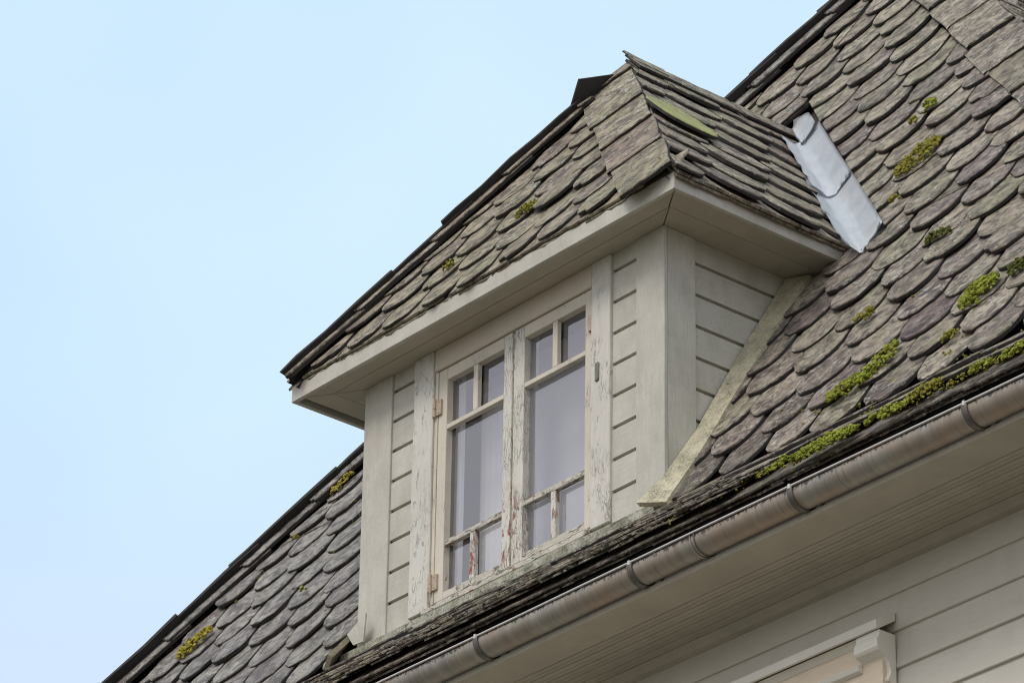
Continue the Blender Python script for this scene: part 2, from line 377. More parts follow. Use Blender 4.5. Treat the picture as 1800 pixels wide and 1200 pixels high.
def slate_outline(w, Ls, rnd_depth, rng, square=False):
    """outline round (0,0)=bottom centre, going counter-clockwise"""
    pts = []; hw = w/2; K = 10
    if square:
        pts = [(-hw+.012,.0),(-hw*.3,.0-rng.random()*.004),(hw*.3,rng.random()*.004),(hw-.012,.0),(hw,.012),(hw,Ls),(-hw,Ls),(-hw,.012)]
    else:
        for i in range(K+1):
            a = math.pi*i/K
            x = -hw*math.cos(a); y = rnd_depth*(1-math.sin(a)**.88)
            pts.append((x*(1+rng.uniform(-.02,.02)), y+rng.uniform(-.006,.006)))
        if rng.random() < .3:      # a chipped tail
            q = rng.randint(2, 8); pts[q] = (pts[q][0], pts[q][1]+rng.uniform(.010,.026))
        pts += [(hw*.99, Ls), (-hw*.99, Ls)]
    return pts
def slate_mesh(name, poly, th, lift, Ls, rng, xf=None, b0=0.0, back=False):
    """solid slate: poly in plane coords, raised by `lift` at its tail (b=b0) down to 0 at its head"""
    n = len(poly); cx = sum(p[0] for p in poly)/n; cy = sum(p[1] for p in poly)/n
    if sum(poly[i][0]*poly[(i+1)%n][1]-poly[(i+1)%n][0]*poly[i][1] for i in range(n)) < 0: poly = poly[::-1]
    def h(b): return lift*max(0.0, 1-(b-b0)/Ls)
    vs_, fs = [], []
    for x, y in poly: vs_.append((x, y, h(y)))
    for x, y in poly:
        d = math.hypot(x-cx, y-cy) or 1; k = rng.uniform(0,.002)
        vs_.append((x-(x-cx)/d*k, y-(y-cy)/d*k, h(y)+th*rng.uniform(.62,.85)))
    for x, y in poly:
        d = math.hypot(x-cx, y-cy) or 1; k = rng.uniform(.0015,.0065)
        vs_.append((x-(x-cx)/d*k, y-(y-cy)/d*k, h(y)+th*rng.uniform(.93,1.05)))
    vs_.append((cx, cy, h(cy)+th*rng.uniform(.95,1.03)))
    for i in range(n):
        j = (i+1) % n
        fs += [(i,j,n+j,n+i),(n+i,n+j,2*n+j,2*n+i),(2*n+i,2*n+j,3*n)]
    if back: fs.append(tuple(range(n-1,-1,-1)))
    if xf: vs_ = [xf @ Vector(v) for v in vs_]
    me = bpy.data.meshes.new(name); me.from_pydata([tuple(v) for v in vs_], [], fs); me.update()
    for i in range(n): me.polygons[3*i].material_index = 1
    return me
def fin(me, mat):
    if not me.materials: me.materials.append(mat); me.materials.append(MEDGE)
def in_view(P, m=60):
    d = P-CP; z = d.dot(FW); u = 900+7559.5*d.dot(RT)/z; v = 600-7559.5*d.dot(UP)/z
    return -m < u < 1800+m and -m < v < 1200+m
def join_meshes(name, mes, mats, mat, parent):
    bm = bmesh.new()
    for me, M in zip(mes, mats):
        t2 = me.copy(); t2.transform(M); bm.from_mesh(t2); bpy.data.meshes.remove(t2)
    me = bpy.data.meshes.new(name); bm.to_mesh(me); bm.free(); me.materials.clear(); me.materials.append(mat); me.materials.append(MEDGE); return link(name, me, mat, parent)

def lay(plane, parent, mat, W, E, rows, arange, ax0, hp, rng, avoid=None, Ls=None, th=.017, depth=None, matf=None, b0=0.0, individual=True, name='slate', vis=True, skip=None, blist=None):
    """lay slates: rows k=0.. at b=b0+k*E, columns at a=ax0+(j+k/2)*W ; hp = half planes kept (list of lists = convex regions)"""
    Ls = Ls or E*2.15; depth = depth or W*.5; M = plane.mat()
    proto = [slate_mesh(name, slate_outline(W*rng.uniform(.88,.99), Ls, depth*rng.uniform(.78,1.12), rng), th*rng.uniform(.8,1.25), th*2.2, Ls, rng) for _ in range(26)]
    rest = []
    for k in rows:
        b = blist[k] if blist else b0+k*E
        j0 = math.floor((arange[0]-ax0)/W)-1; j1 = math.ceil((arange[1]-ax0)/W)+1
        for j in range(j0, j1):
            a = ax0+(j+(k % 2)*.5)*W+rng.uniform(-.01,.01); bb = b+rng.gauss(0,.009)
            rot = rng.gauss(0, R(2.0)); dz = abs(rng.gauss(0,.005)); tl = rng.gauss(0, .014)
            pr = rng.choice(proto); mm = None
            if matf: mm = matf(plane.at(a, bb), rng)
            for hs in hp:
                pts = [(v.co.x, v.co.y) for v in pr.vertices[:(len(pr.vertices)-1)//3]]
                c_, s_ = math.cos(rot), math.sin(rot)
                poly = [(a+x*c_-y*s_, bb+x*s_+y*c_) for x, y in pts]
                A0 = area(poly); q = poly
                for h in hs: q = clip(q, *h) if q else q
                if not q or area(q) < .12*A0: continue
                if min(p[1] for p in q) > bb+E*1.25: continue      # tail cut off: nothing to see
                P = plane.at(sum(p[0] for p in q)/len(q), bb+E*.4)
                if skip and skip(a, bb): continue
                if area(q) > .985*A0:
                    me = pr; T = M @ Matrix.Translation((a, bb, dz-.034)) @ Matrix.Rotation(rot, 4, 'Z') @ Matrix.Rotation(tl, 4, 'Y')
                else:
                    me = slate_mesh(name, [(x-a, y-bb) for x, y in q], th*rng.uniform(.8,1.2), th*2.2, Ls, rng)
                    T = M @ Matrix.Translation((a, bb, dz-.034))
                if individual and (not vis or in_view(P, 90)):
                    o = bpy.data.objects.new(name, me); COL.objects.link(o); put(o, parent, T)
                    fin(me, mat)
                    if mm is not None and mm is not mat:
                        o.material_slots[0].link = 'OBJECT'; o.material_slots[0].material = mm
                else: rest.append((me, T))
    if rest:
        o = join_meshes('slates_beyond', [r[0] for r in rest], [r[1] for r in rest], mat, parent); tag(o, kind='stuff')

def hip_strip(plane, parent, mat, p0, p1, side, width, exposure, over, tilt, rng, raise_=.02, th=.016, name='hip_slate', start=0.0, back=True, lastlen=None, sizes=None, sag=0.0):
    """big cover slates along the hip p0->p1 (plane coords, upward). side=+1/-1: which side of the line the strip lies; over: how far it stands past the hip"""
    d = Vector((p1[0]-p0[0], p1[1]-p0[1])); Lt = d.length; d.normalize(); nrm = Vector((-d.y, d.x))*side
    s = start; k = 0; M = plane.mat()
    while s < Lt-.02:
        e = exposure*rng.uniform(.9,1.1) if not sizes else sizes[min(k, len(sizes)-1)]
        Ls = min(e*1.28+.03, Lt-s+.06) if lastlen is None or s+e < Lt-.1 else lastlen
        ww = width*rng.uniform(.95,1.05); oo = over*rng.uniform(.8,1.2)
        ce = []
        nseg = 8
        def pt(l, wd): 
            q = Vector(p0)+d*(s+l)+nrm*wd; return (q.x, q.y)
        # bottom edge from outer side to inner side with tilt
        bot = [pt(tilt*(wd+oo)+rng.uniform(-.010,.010), wd) for wd in [(-oo)+(ww+oo)*i/nseg for i in range(nseg+1)]]
        inn = [pt(Ls*f, ww+rng.uniform(-.008,.008)) for f in (.12,.4,.7,1)]
        outr = [pt(Ls*f, -oo+rng.uniform(-.007,.007)) for f in (1,.7,.4,.15)]
        poly = bot+inn+outr
        b0 = min(p[1] for p in poly)
        T = M @ Matrix.Translation((poly[0][0], poly[0][1], raise_))
        me = slate_mesh(name, [(x-poly[0][0], y-poly[0][1]) for x, y in poly], th*rng.uniform(.8,1.3), th*1.2, (max(p[1] for p in poly)-b0)+.001, rng, None, b0-poly[0][1], back)
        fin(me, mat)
        o = bpy.data.objects.new(name, me); COL.objects.link(o); put(o, parent, T)
        s += e; k += 1

def poly3(name, pts, mat, parent): return mk(name, pts, [tuple(range(len(pts)))], mat, parent)

# ================================================================== MAIN ROOF
S = 1.68; ZE = .63                     # front plane: z = ZE + S*y
def zf(y): return ZE+S*y
HL = lambda x: .434+.597*(x+4.384)     # left hip: y of x
HR = lambda x: 1.737-.64*(x-.317)      # right hip
APX = (1.737+.64*.317-.434-.597*4.384)/(.597+.64); APY = HL(APX)
EY = -.05                                # the slope breaks here and kicks out to the eave
XL, XR = (EY-.434)/.597-4.384, .317+(1.737-EY)/.64
roof_t = empty('hipped_roof', (-1, 1.0, .4), 'steep grey slate roof with mossy round-ended slates and hips on both sides', 'roof')
front = Plane((0,0,ZE), (1,0,0), (0,1,S)); cs = math.hypot(1, S)
F = lambda x, y: (x, y*cs)
DN = -.062
def fp(x, y, n=DN): return front.at(x, y*cs, n)
SK = 1.0; kick = Plane((0,EY,zf(EY)), (1,0,0), (0,1,SK)); ck = math.hypot(1, SK); KB = -.35
BY = APY+(APY-EY)                                             # the back eave
deck = []
bm = bmesh.new()
def face(pts): bm.faces.new([bm.verts.new(p) for p in pts])
sh = lambda P: P
VT = 1.66                                                      # where the dormer ridge dies into the slope
face([fp(XL,EY), fp(-2.0,EY), fp(-2.0,.8), fp(-2.0-.28,.8), fp(-1,VT), fp(-1, HL(-1)-.0), ])
face([fp(0,EY), fp(XR,EY), fp(APX,APY), fp(-1,HL(-1)), fp(-1,VT), fp(.28,.8), fp(0,.8)])
K_ = lambda x, b: kick.at(x, b, DN)
face([K_(XL-.2,KB), K_(XR+.2,KB), K_(XR,.02), K_(XL,.02)])
face([K_(XL-.2,KB), K_(XL,.02), Vector((XL-.2,1.0,.30))]); face([K_(XR,.02), K_(XR+.2,KB), Vector((XR+.2,1.0,.30))])
zb = lambda y: zf(EY)
face([fp(XR,EY), Vector((XR,BY,zf(EY)-.06)), fp(APX,APY)])
face([Vector((XL,BY,zf(EY)-.06)), fp(XL,EY), fp(APX,APY)])
face([Vector((XR,BY,zf(EY)-.06)), Vector((XL,BY,zf(EY)-.06)), fp(APX,APY)])
rd = bm_obj('roof_boarding', bm, MDECK, roof_t)

# slates of the front face
hL = halfplane(F(-4.384,HL(-4.384)+.01), F(-1.3,HL(-1.3)+.01), F(-1,.5)); hR = halfplane(F(.317,HR(.317)), F(2,HR(2)), F(-1,.5))
wst = .24*math.hypot(1, .64*cs)/1                            # strip width measured along b
hLs = halfplane(F(-4.384,HL(-4.384)-.10), F(-1.3,HL(-1.3)-.10), F(-1,.5))
hRs = halfplane((-.518+0,2.065*cs), (1.084,1.042*cs), F(-1,.5))
cheekR = (-1,0,-.098); cheekL = (1,0,-2.098)
vR = halfplane(F(-.853,1.705), F(.449,.829), F(2,2)); vL = halfplane(F(-1.147,1.682), F(-2.449,.806), F(-4,2))
b79 = .772*cs
regs = [
    [hLs, hRs, cheekR, (0,1,b79)],                       # right of the cheek, below the valley foot
    [hLs, hRs, (0,-1,-b79), vR],
    [hLs, hRs, cheekL, (0,1,b79)],
    [hLs, hRs, (0,-1,-b79), vL, (1,0,-1.0)],
]
# region 2 also has to stay right of the ridge line
regs[1] = [hLs, hRs, (0,-1,-b79), vR, (-1,0,1.0)]
rng = random.Random(11)
E = .1035*cs
def main_mat(P, r):
    if P.y < -.03 and -2.2 < P.x < .5 and r.random() < .85: return MSE
    if P.y < -.12 and r.random() < .15: return MSE
    if P.x < -1.9: return MSW
    return MS
def covered(a, b): return False
lay(front, roof_t, MS, .281, E, range(1, 26), (-5.5, 3.4), 1.286+.1405, regs, rng, matf=main_mat, b0=-.155*cs+0*E, th=.0165, depth=.145)
lay(kick, roof_t, MS, .281, .19, (2,3), (-5.4, 3.4), 1.286+.1405, [[(-1,0,0.0),(1,0,XR+.12)],[(1,0,-2.0),(-1,0,-XL+.12)],[(0,1,.010),(1,0,0.0),(-1,0,2.0)]], rng, matf=main_mat, blist=[0,0,-.130,-.250], Ls=.30, th=.019, depth=.12)
# eave starter courses, thin ragged laminae
for lv, bo in enumerate((-.352,-.340,-.364)):
    rngs = random.Random(40+lv); x = XL+.1+lv*.07
    parts = []
    while x < XR-.1:
        wd = rngs.uniform(.16,.34); b1 = bo+rngs.uniform(-.012,.008)
        nn = 9; pl = [(-wd/2+wd*i/nn, rngs.uniform(-.008,.008)) for i in range(nn+1)]+[(wd/2-.003,.30),(-wd/2+.003,.30)]
        me = slate_mesh('starter', pl, .009, .004, .3, rngs); parts.append((me, kick.mat() @ Matrix.Translation((x+wd/2, b1, -.058+lv*.011+rngs.uniform(0,.004)))))
        x += wd
    tag(join_meshes('eave_laminae', [q[0] for q in parts], [q[1] for q in parts], MSE, roof_t), kind='stuff')
# ragged broken laminae lying between the eave courses under the window
rngs = random.Random(61); parts = []
for _ in range(370):
    x = rngs.uniform(-2.6,.75) if _ > 230 else rngs.uniform(-2.25,.50); b1 = rngs.uniform(-.36,-.22 if _ > 230 else -.13); wd = rngs.uniform(.10,.30); n2 = rngs.randint(6,9)
    pl = [(-wd/2+wd*i/n2, rngs.uniform(-.012,.012)) for i in range(n2+1)]+[(wd/2-.01,.12),(-wd/2+.01,.12)]
    parts.append((slate_mesh('lamina', pl, .007, .02, .12, rngs), kick.mat() @ Matrix.Translation((x, b1, rngs.uniform(-.022,.006))) @ Matrix.Rotation(rngs.gauss(0,.05), 4, 'Z')))
tag(join_meshes('broken_laminae', [q[0] for q in parts[::2]], [q[1] for q in parts[::2]], MSE, roof_t), kind='stuff')
tag(join_meshes('broken_laminae', [q[0] for q in parts[1::2]], [q[1] for q in parts[1::2]], MS, roof_t), kind='stuff')
# hip cover slates, front face
hip_strip(front, roof_t, MSW, F(XL,EY), F(APX,APY), -1, .13, .49, .0, .30, random.Random(3), raise_=.012, start=.05, th=.019)
hip_strip(front, roof_t, MS, F(XR,EY), F(APX,APY), 1, .262, .50, .0, .42, random.Random(5), raise_=-.008, start=.12, th=.02)
# left face: its cover slates stand past the hip, their undersides, shade painted in, show against the sky
hd = Vector((1,.597,.597*S)).normalized()
P0 = front.at(XL, EY*cs, 0); PA = front.at(APX, APY*cs, 0)
def side_plane(P, hipdir, sgn):
    """plane through hip with horizontal contour along Y; U points along -Y*sgn"""
    U = Vector((0,-sgn,0)); T = (hipdir-U*hipdir.dot(U)).normalized(); return Plane(P, U, T)
left = side_plane(P0, hd, 1)
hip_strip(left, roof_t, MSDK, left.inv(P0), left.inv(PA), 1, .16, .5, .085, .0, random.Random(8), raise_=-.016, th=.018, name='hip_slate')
hdr = (PA-front.at(XR, EY*cs, 0)).normalized()
right = Plane(front.at(XR, EY*cs, 0), (0,1,0), (hdr-Vector((0,1,0))*hdr.y))
hip_strip(right, roof_t, MS, right.inv(front.at(XR,EY*cs,0)), right.inv(PA), -1, .20, .5, .0, .2, random.Random(9), raise_=-.02)
bR = right.inv(PA); bL = left.inv(PA)
Er = .2
hr1 = halfplane(right.inv(front.at(XR,EY*cs,0)), bR, (3,.2)); hr2 = halfplane(right.inv(Vector((XR,BY,zf(EY)))), bR, (3,.2))
lay(right, roof_t, MS, .281, Er, range(0, int(bR[1]/Er)+1), (0, BY-EY), 0, [[hr1, hr2]], random.Random(12), individual=False, name='slate')
hl1 = halfplane(left.inv(P0), bL, (-3,.2)); hl2 = halfplane(left.inv(Vector((XL,BY,zf(EY)))), bL, (-3,.2))
lay(left, roof_t, MS, .281, Er, range(0, int(bL[1]/Er)+1), (-(BY-EY), 0), 0, [[hl1, hl2]], random.Random(13), individual=False, name='slate')

# ================================================================== DORMER
dormer = empty('dormer', (-1, 0, .6), 'cream painted timber dormer with weathered casement window and hipped slate roof', 'dormer')
# --- deck of the dormer roof
FZ, FS = 2.293, 1.6; SS = 1.11; SZ = 1.965+SS*.29
dfr = Plane((-1,0,FZ), (1,0,0), (0,1,FS)); cf = math.hypot(1, FS)
EVY = -.205; EVX = .29
CR = Vector((EVX, EVY, 1.965)); CLf = Vector((-2-EVX, EVY, 1.965)); AP = Vector((-1, (SZ+SS-FZ)/FS, SZ+SS)); RY = 1.66
RB = Vector((-1, RY, AP.z))
dsr = Plane(CR, (0,1,0), (-1,0,SS)); dsl = Plane(CLf, (0,-1,0), (1,0,SS)); csd = math.hypot(1, SS)
bm = bmesh.new(); k_ = -.058
def off(P, pl, n): return P+pl.n*n
for pts, pl in (((CLf,CR,AP), dfr), ((CR, Vector((EVX,.80,1.965)), RB, AP), dsr), ((Vector((-2-EVX,.80,1.965)), CLf, AP, RB), dsl)):
    face([p+pl.n*k_ for p in pts])
droof = bm_obj('roof', bm, MDECK, dormer)
# --- front slates
apf = dfr.inv(AP); c1 = dfr.inv(CR); c0 = dfr.inv(CLf)
hpr = halfplane(c1, apf, (0,.1)); hpl = halfplane(c0, apf, (0,.1))
st = halfplane((-.121, .563*cf), (.845, -.122*cf), (0,.1))
stl = (hpl[0], hpl[1], hpl[2]-.075)
lay(dfr, droof, MSD, .262, .104*cf, range(0, 9), (-1.4, 1.4), -.03-.131*2, [[stl, st]], random.Random(21), b0=(-.207)*cf, th=.0135, depth=.125, vis=False)
# starter slates
parts = []; rngs = random.Random(5); x = -1.2
while x < 1.2:
    wd = rngs.uniform(.18,.30); pl = [(-wd/2+wd*i/8, rngs.uniform(-.006,.006)) for i in range(9)]+[(wd/2-.003,.2),(-wd/2+.003,.2)]
    parts.append((slate_mesh('starter', pl, .010, .004, .2, rngs), dfr.mat() @ Matrix.Translation((x, (-.208)*cf+rngs.uniform(-.004,.004), -.036)))); x+.11+wd/2 < 1.10 and parts.append((slate_mesh('starter', pl, .011, .004, .2, rngs), dfr.mat() @ Matrix.Translation((x+.11, (-.203)*cf+rngs.uniform(-.004,.004), -.022)))); x += wd
tag(join_meshes('eave_laminae', [q[0] for q in parts], [q[1] for q in parts], MSD, droof), kind='stuff')
hip_strip(dfr, droof, MSD, c1, apf, 1, .275, .50, .006, .30, random.Random(31), raise_=-.010, th=.018, sizes=[.50,.46,.47,.6])
hip_strip(dfr, droof, MSD, c0, tuple(Vector(c0).lerp(Vector(apf), .86)), -1, .085, .47, .0, .2, random.Random(32), raise_=.006, th=.018)
# --- left face cover slates past the hip
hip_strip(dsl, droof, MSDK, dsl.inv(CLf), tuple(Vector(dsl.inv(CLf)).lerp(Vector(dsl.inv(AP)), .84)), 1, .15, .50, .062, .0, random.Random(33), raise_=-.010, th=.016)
# --- right face
hs1 = halfplane(dsr.inv(CR), dsr.inv(AP), (.8,.1)); 
vp, vq = dsr.inv(Vector((-.889,1.60,SZ+SS*.889))), dsr.inv(Vector((.29,.80,1.965)))
hs2 = halfplane((vp[0]-.075,vp[1]), (vq[0]-.075,vq[1]), (.3,.3)); hs3 = (0,1,dsr.inv(AP)[1]+.0)
def side_mat(P, r): return MSD
lay(dsr, droof, MSD, .33, .165*csd, range(0, 8), (-.3, 2.2), .34-(-.205)-.165*3, [[hs1, hs2, hs3]], random.Random(23), b0=-.045, th=.0185, depth=.175, vis=False)
parts = []; rngs = random.Random(6); x = .02
while x < 1.0:
    wd = rngs.uniform(.18,.30); pl = [(-wd/2+wd*i/8, rngs.uniform(-.006,.006)) for i in range(9)]+[(wd/2-.003,.2),(-wd/2+.003,.2)]
    if x+wd/2 < .98: parts.append((slate_mesh('starter', pl, .012, .004, .2, rngs), dsr.mat() @ Matrix.Translation((x+wd/2, -.028+rngs.uniform(-.004,.004), -.036)))); parts.append((slate_mesh('starter', pl, .013, .004, .2, rngs), dsr.mat() @ Matrix.Translation((x+wd/2, -.034+rngs.uniform(-.004,.004), -.020))))
    x += wd
tag(join_meshes('eave_laminae', [q[0] for q in parts], [q[1] for q in parts], MSD, droof), kind='stuff')
lay(dsl, droof, MSD, .305, .165*csd, range(0, 8), (-2.2, .3), 0, [[halfplane(dsl.inv(CLf), dsl.inv(AP), (-.8,.1)), (0,1,dsl.inv(AP)[1]), halfplane(dsl.inv(Vector((-2-.29,.8,1.965))), dsl.inv(Vector((-1,1.62,SZ+SS))), (-.3,.3))]], random.Random(24), b0=-.02, th=.019, individual=False)
# --- ridge course: long slates of the right face that stand past the ridge
rngs = random.Random(4); y = -.015; br = dsr.inv(AP)[1]; a0 = dsr.inv(AP)[0]
while y < .93:
    wd = rngs.uniform(.26,.40)
    for lay_, (dn, up_, lo) in enumerate(((.004,.035,.17),(.024,.055,.10))):
        nn = 9; sh_ = rngs.uniform(-.02,.02)
        top = [(wd/2-wd*i/nn, br+up_+rngs.uniform(-.010,.012)) for i in range(nn+1)]
        pl = [(-wd/2+.002, br-lo),(wd/2-.002, br-lo+rngs.uniform(-.01,.01))]+top
        a_ = a0+y+wd/2+sh_
        me = slate_mesh('ridge_slate', pl, .014, .002, .3, rngs, None, br-lo, True); fin(me, MSD)
        o = bpy.data.objects.new('ridge_slate', me); COL.objects.link(o); o.parent = droof; o.matrix_basis = dsr.mat() @ Matrix.Translation((a_, 0, dn)) @ Matrix.Rotation(rngs.gauss(0,.012), 4, 'Z')
    y += wd*.97
# ragged slate end at the apex
pl = [(-.03,-.06),(.16,-.07),(.18,.02),(.05,.03),(-.045,.052),(-.055,.045)]
me = slate_mesh('ridge_slate', pl, .010, .0, .3, rngs, None, 0, True); fin(me, MSD)
o = bpy.data.objects.new('ridge_slate', me); COL.objects.link(o); o.parent = droof; o.matrix_basis = dsr.mat() @ Matrix.Translation((a0+.02, br+.02, .034))
# broad dark slate of the far face sticking up left of the apex
pl = [dsl.inv(Vector(q)) for q in ((-1.30,.50,3.064),(-1.19,.50,3.186),(-1.102,.474,3.284),(-1.045,.63,3.347),(-1.03,.78,3.364),(-1.25,.80,3.12))]
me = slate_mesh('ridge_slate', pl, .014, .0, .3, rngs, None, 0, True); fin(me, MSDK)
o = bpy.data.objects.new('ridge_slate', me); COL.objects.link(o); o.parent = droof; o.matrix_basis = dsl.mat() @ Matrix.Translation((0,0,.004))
# lichen slate
pl = []
Lq = [(1.0*math.cos(a), math.sin(a)) for a in [2*math.pi*i/16 for i in range(16)]]
ctr = dsr.inv(Vector((-.36,.40,SZ+SS*.36)))
for cx_, sy_ in Lq: pl.append((ctr[0]+.160*math.copysign(abs(cx_)**.8,cx_), ctr[1]+.185*math.copysign(abs(sy_)**.75,sy_)))
me = slate_mesh('slate', pl, .016, .012, .3, rngs, None, ctr[1]-.12, True); fin(me, MLI)
o = bpy.data.objects.new('slate', me); COL.objects.link(o); o.parent = droof; o.matrix_basis = dsr.mat() @ Matrix.Translation((0,0,.022)); o['label'] = 'yellow lichen-covered slate beside the hip'

# --- valley flashing: three lapped lead sheets folded along the valley
VA, VB = Vector((-.905,1.612,3.350)), Vector((.372,.765,1.912))
def valley(s): return VA+(VB-VA)*s
vd = (VB-VA).normalized()
m_side = (front.n.cross(vd)).normalized(); m_side = m_side if m_side.x > 0 else -m_side      # across, on the main roof
d_side = (dsr.n.cross(vd)).normalized(); d_side = d_side if d_side.y < 0 else -d_side          # across, on the dormer face
def sheet(s0, s1, wm, wd, lift, rnd_top=False, pointed=False, rngk=0):
    bm = bmesh.new(); K, J = 26, 15; rows = []
    for i in range(K+1):
        s = s0+(s1-s0)*i/K; row = []
        for j in range(J+1):
            q = -1+2*j/J
            a_ = abs(q)
            wid = wm if q > 0 else wd
            if rnd_top and i < 8: wid *= math.sqrt(max(0, 1-((8-i)/8.6)**2))
            ss = s + (-.075*a_**1.1 if i == K and (pointed or True) else 0)*(1 if i > K-1 else 0)
            P = valley(ss)+(m_side if q > 0 else d_side)*wid*a_
            nn = (front.n if q > 0 else dsr.n)
            base = (front.n+dsr.n).normalized()
            f_ = min(1, a_*4); nv = (base*(1-f_)+nn*f_).normalized()
            P += nv*(lift-.006+.010*mnoise.noise(P*9+Vector((rngk,0,0)))+.004*mnoise.noise(P*26)+(.010 if a_ < .12 else 0)+(.034 if q > 0 else .006)*a_**2+(.018 if q > 0 else .004)*max(0,s-.85)/.15)
            row.append(bm.verts.new(P))
        rows.append(row)
    for i in range(K):
        for j in range(J): bm.faces.new((rows[i][j], rows[i][j+1], rows[i+1][j+1], rows[i+1][j]))
    r_ = bmesh.ops.solidify(bm, geom=bm.faces[:], thickness=.004)
    return bm_obj('flashing_sheet', bm, MLEAD, droof, True)
sheet(.50, 1.075, .145, .100, -.004, rngk=3)
sheet(.10, .605, .145, .100, .007, rngk=7)
sheet(-.005, .135, .130, .0, .020, rnd_top=True, rngk=11)

# --- soffit and fascia
SOZ = 1.88
FX0, FX1, FY0 = -2.302, .27, -.185
def fasc(name, P, Q, inward, z0, z1, th=.022):
    P, Q, n_ = Vector(P), Vector(Q), Vector(inward)*th
    c8 = [P+Vector((0,0,z0)), Q+Vector((0,0,z0)), Q+Vector((0,0,z1)), P+Vector((0,0,z1)), P+n_+Vector((0,0,z0)), Q+n_+Vector((0,0,z0)), Q+n_+Vector((0,0,z1)), P+n_+Vector((0,0,z1))]
    return board(name, c8, MPX if name == 'x' else (MPX if abs(P.x-Q.x) > .5 else MPY), dormer)
def fasc_m(P0, P1, P2, P3, z0, z1, mat):
    """mitred board in plan: P0,P1 outer ends, P2,P3 inner ends"""
    c8 = [(*P0,z0),(*P1,z0),(*P1,z1),(*P0,z1),(*P3,z0),(*P2,z0),(*P2,z1),(*P3,z1)]
    return board('fascia_board', c8, mat, dormer, bev=.002)
t_ = .022
z0, z1 = SOZ-.004, 1.955
fasc_m((FX0,FY0),(FX1,FY0),(FX1-t_,FY0+t_),(FX0+t_,FY0+t_), z0, z1, MPX)
fasc_m((FX1+.001,FY0+.0005),(FX1+.001,.788),(FX1-t_+.001,.788),(FX1-t_+.001,FY0+t_+.0005), z0, z1, MPY)
fasc_m((FX0-.001,.788),(FX0-.001,FY0+.0005),(FX0+t_-.001,FY0+t_+.0005),(FX0+t_-.001,.788), z0, z1, MPY)
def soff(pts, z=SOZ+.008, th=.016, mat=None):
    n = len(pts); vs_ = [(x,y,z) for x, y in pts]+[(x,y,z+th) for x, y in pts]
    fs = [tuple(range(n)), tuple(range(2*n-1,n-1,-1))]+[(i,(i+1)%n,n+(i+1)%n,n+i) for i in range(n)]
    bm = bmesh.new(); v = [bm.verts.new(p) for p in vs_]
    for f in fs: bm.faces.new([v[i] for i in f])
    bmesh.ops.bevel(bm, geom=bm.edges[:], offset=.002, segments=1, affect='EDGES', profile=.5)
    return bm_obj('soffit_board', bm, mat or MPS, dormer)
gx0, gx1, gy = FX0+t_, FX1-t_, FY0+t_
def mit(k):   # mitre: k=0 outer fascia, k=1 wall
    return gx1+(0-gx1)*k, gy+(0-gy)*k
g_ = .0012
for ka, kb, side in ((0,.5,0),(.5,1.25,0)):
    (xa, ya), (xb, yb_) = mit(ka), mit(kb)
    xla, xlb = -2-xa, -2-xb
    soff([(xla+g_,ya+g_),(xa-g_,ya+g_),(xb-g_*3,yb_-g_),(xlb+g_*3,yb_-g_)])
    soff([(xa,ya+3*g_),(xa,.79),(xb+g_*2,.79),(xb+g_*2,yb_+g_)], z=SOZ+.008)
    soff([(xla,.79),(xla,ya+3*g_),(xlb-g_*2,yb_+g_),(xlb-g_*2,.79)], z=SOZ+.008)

# --- corner posts and casings
ZB = .60
bbox('corner_board', -.174, 0, 0, .022, ZB, SOZ+.0075, MP, dormer, bev=.003, cuts=10, wob=.0015)
bbox('corner_board', -.023, -.001, .0235, .178, ZB, SOZ+.0075, MP, dormer, bev=.003, cuts=10, wob=.001)
bbox('corner_board', -2, -1.806, 0, .022, ZB, SOZ+.0075, MP, dormer, bev=.003, cuts=10, wob=.0015)
bbox('corner_board', -1.999, -1.977, .0235, .178, ZB, SOZ+.0075, MP, dormer, bev=.003)
bbox('window_casing', -1.643, -1.507, -.006, .03, .645, SOZ+.0075, MPC, dormer, bev=.004, cuts=12, wob=.003)
bbox('window_casing', -.452, -.333, -.006, .03, .645, SOZ+.0075, MPC, dormer, bev=.004, cuts=12, wob=.003)
bbox('window_head', -1.505, -.454, -.001, .03, 1.783, SOZ+.0075, MPHD, dormer, bev=.004, cuts=10, wob=.002)
# fixed jamb strips beside the sashes
bbox('window_jamb', -1.505, -1.486, .006, .05, .668, 1.781, MPW, dormer, bev=.002)
bbox('window_jamb', -.466, -.454, .006, .05, .668, 1.781, MPW, dormer, bev=.002)
# --- siding boards (front), lapped
def ship(z0, zt, zmax):
    """profile of a rebated board: (depth behind the wall face, z)"""
    top = min(zt-.016, zmax)
    p = [(.011,z0),(.011,top-.001),(.013,top)]
    if zt-.016 < zmax: p += [(.030,min(zt-.014,zmax)),(.030,min(zt+.006,zmax)),(.040,min(zt+.006,zmax))]
    else: p += [(.040,top)]
    return p+[(.040,z0)]
def lap_front(x0, x1, z0, zt):
    pf = ship(z0, zt, SOZ+.0078); bm = bmesh.new()
    A = [bm.verts.new((x0,y,z)) for y, z in pf]; B = [bm.verts.new((x1,y,z)) for y, z in pf]; n = len(pf)
    for i in range(n): bm.faces.new((A[i],A[(i+1)%n],B[(i+1)%n],B[i]))
    bm.faces.new(A[::-1]); bm.faces.new(B); bm_obj('siding_board', bm, MPX, dormer)
for k in range(-2, 8):
    zt = 1.6651-.1464*k
    if zt-.1464 > SOZ: continue
    for x0, x1 in ((-1.805,-1.644),(-.332,-.175)): lap_front(x0, x1, max(zt-.1464, .62), zt)
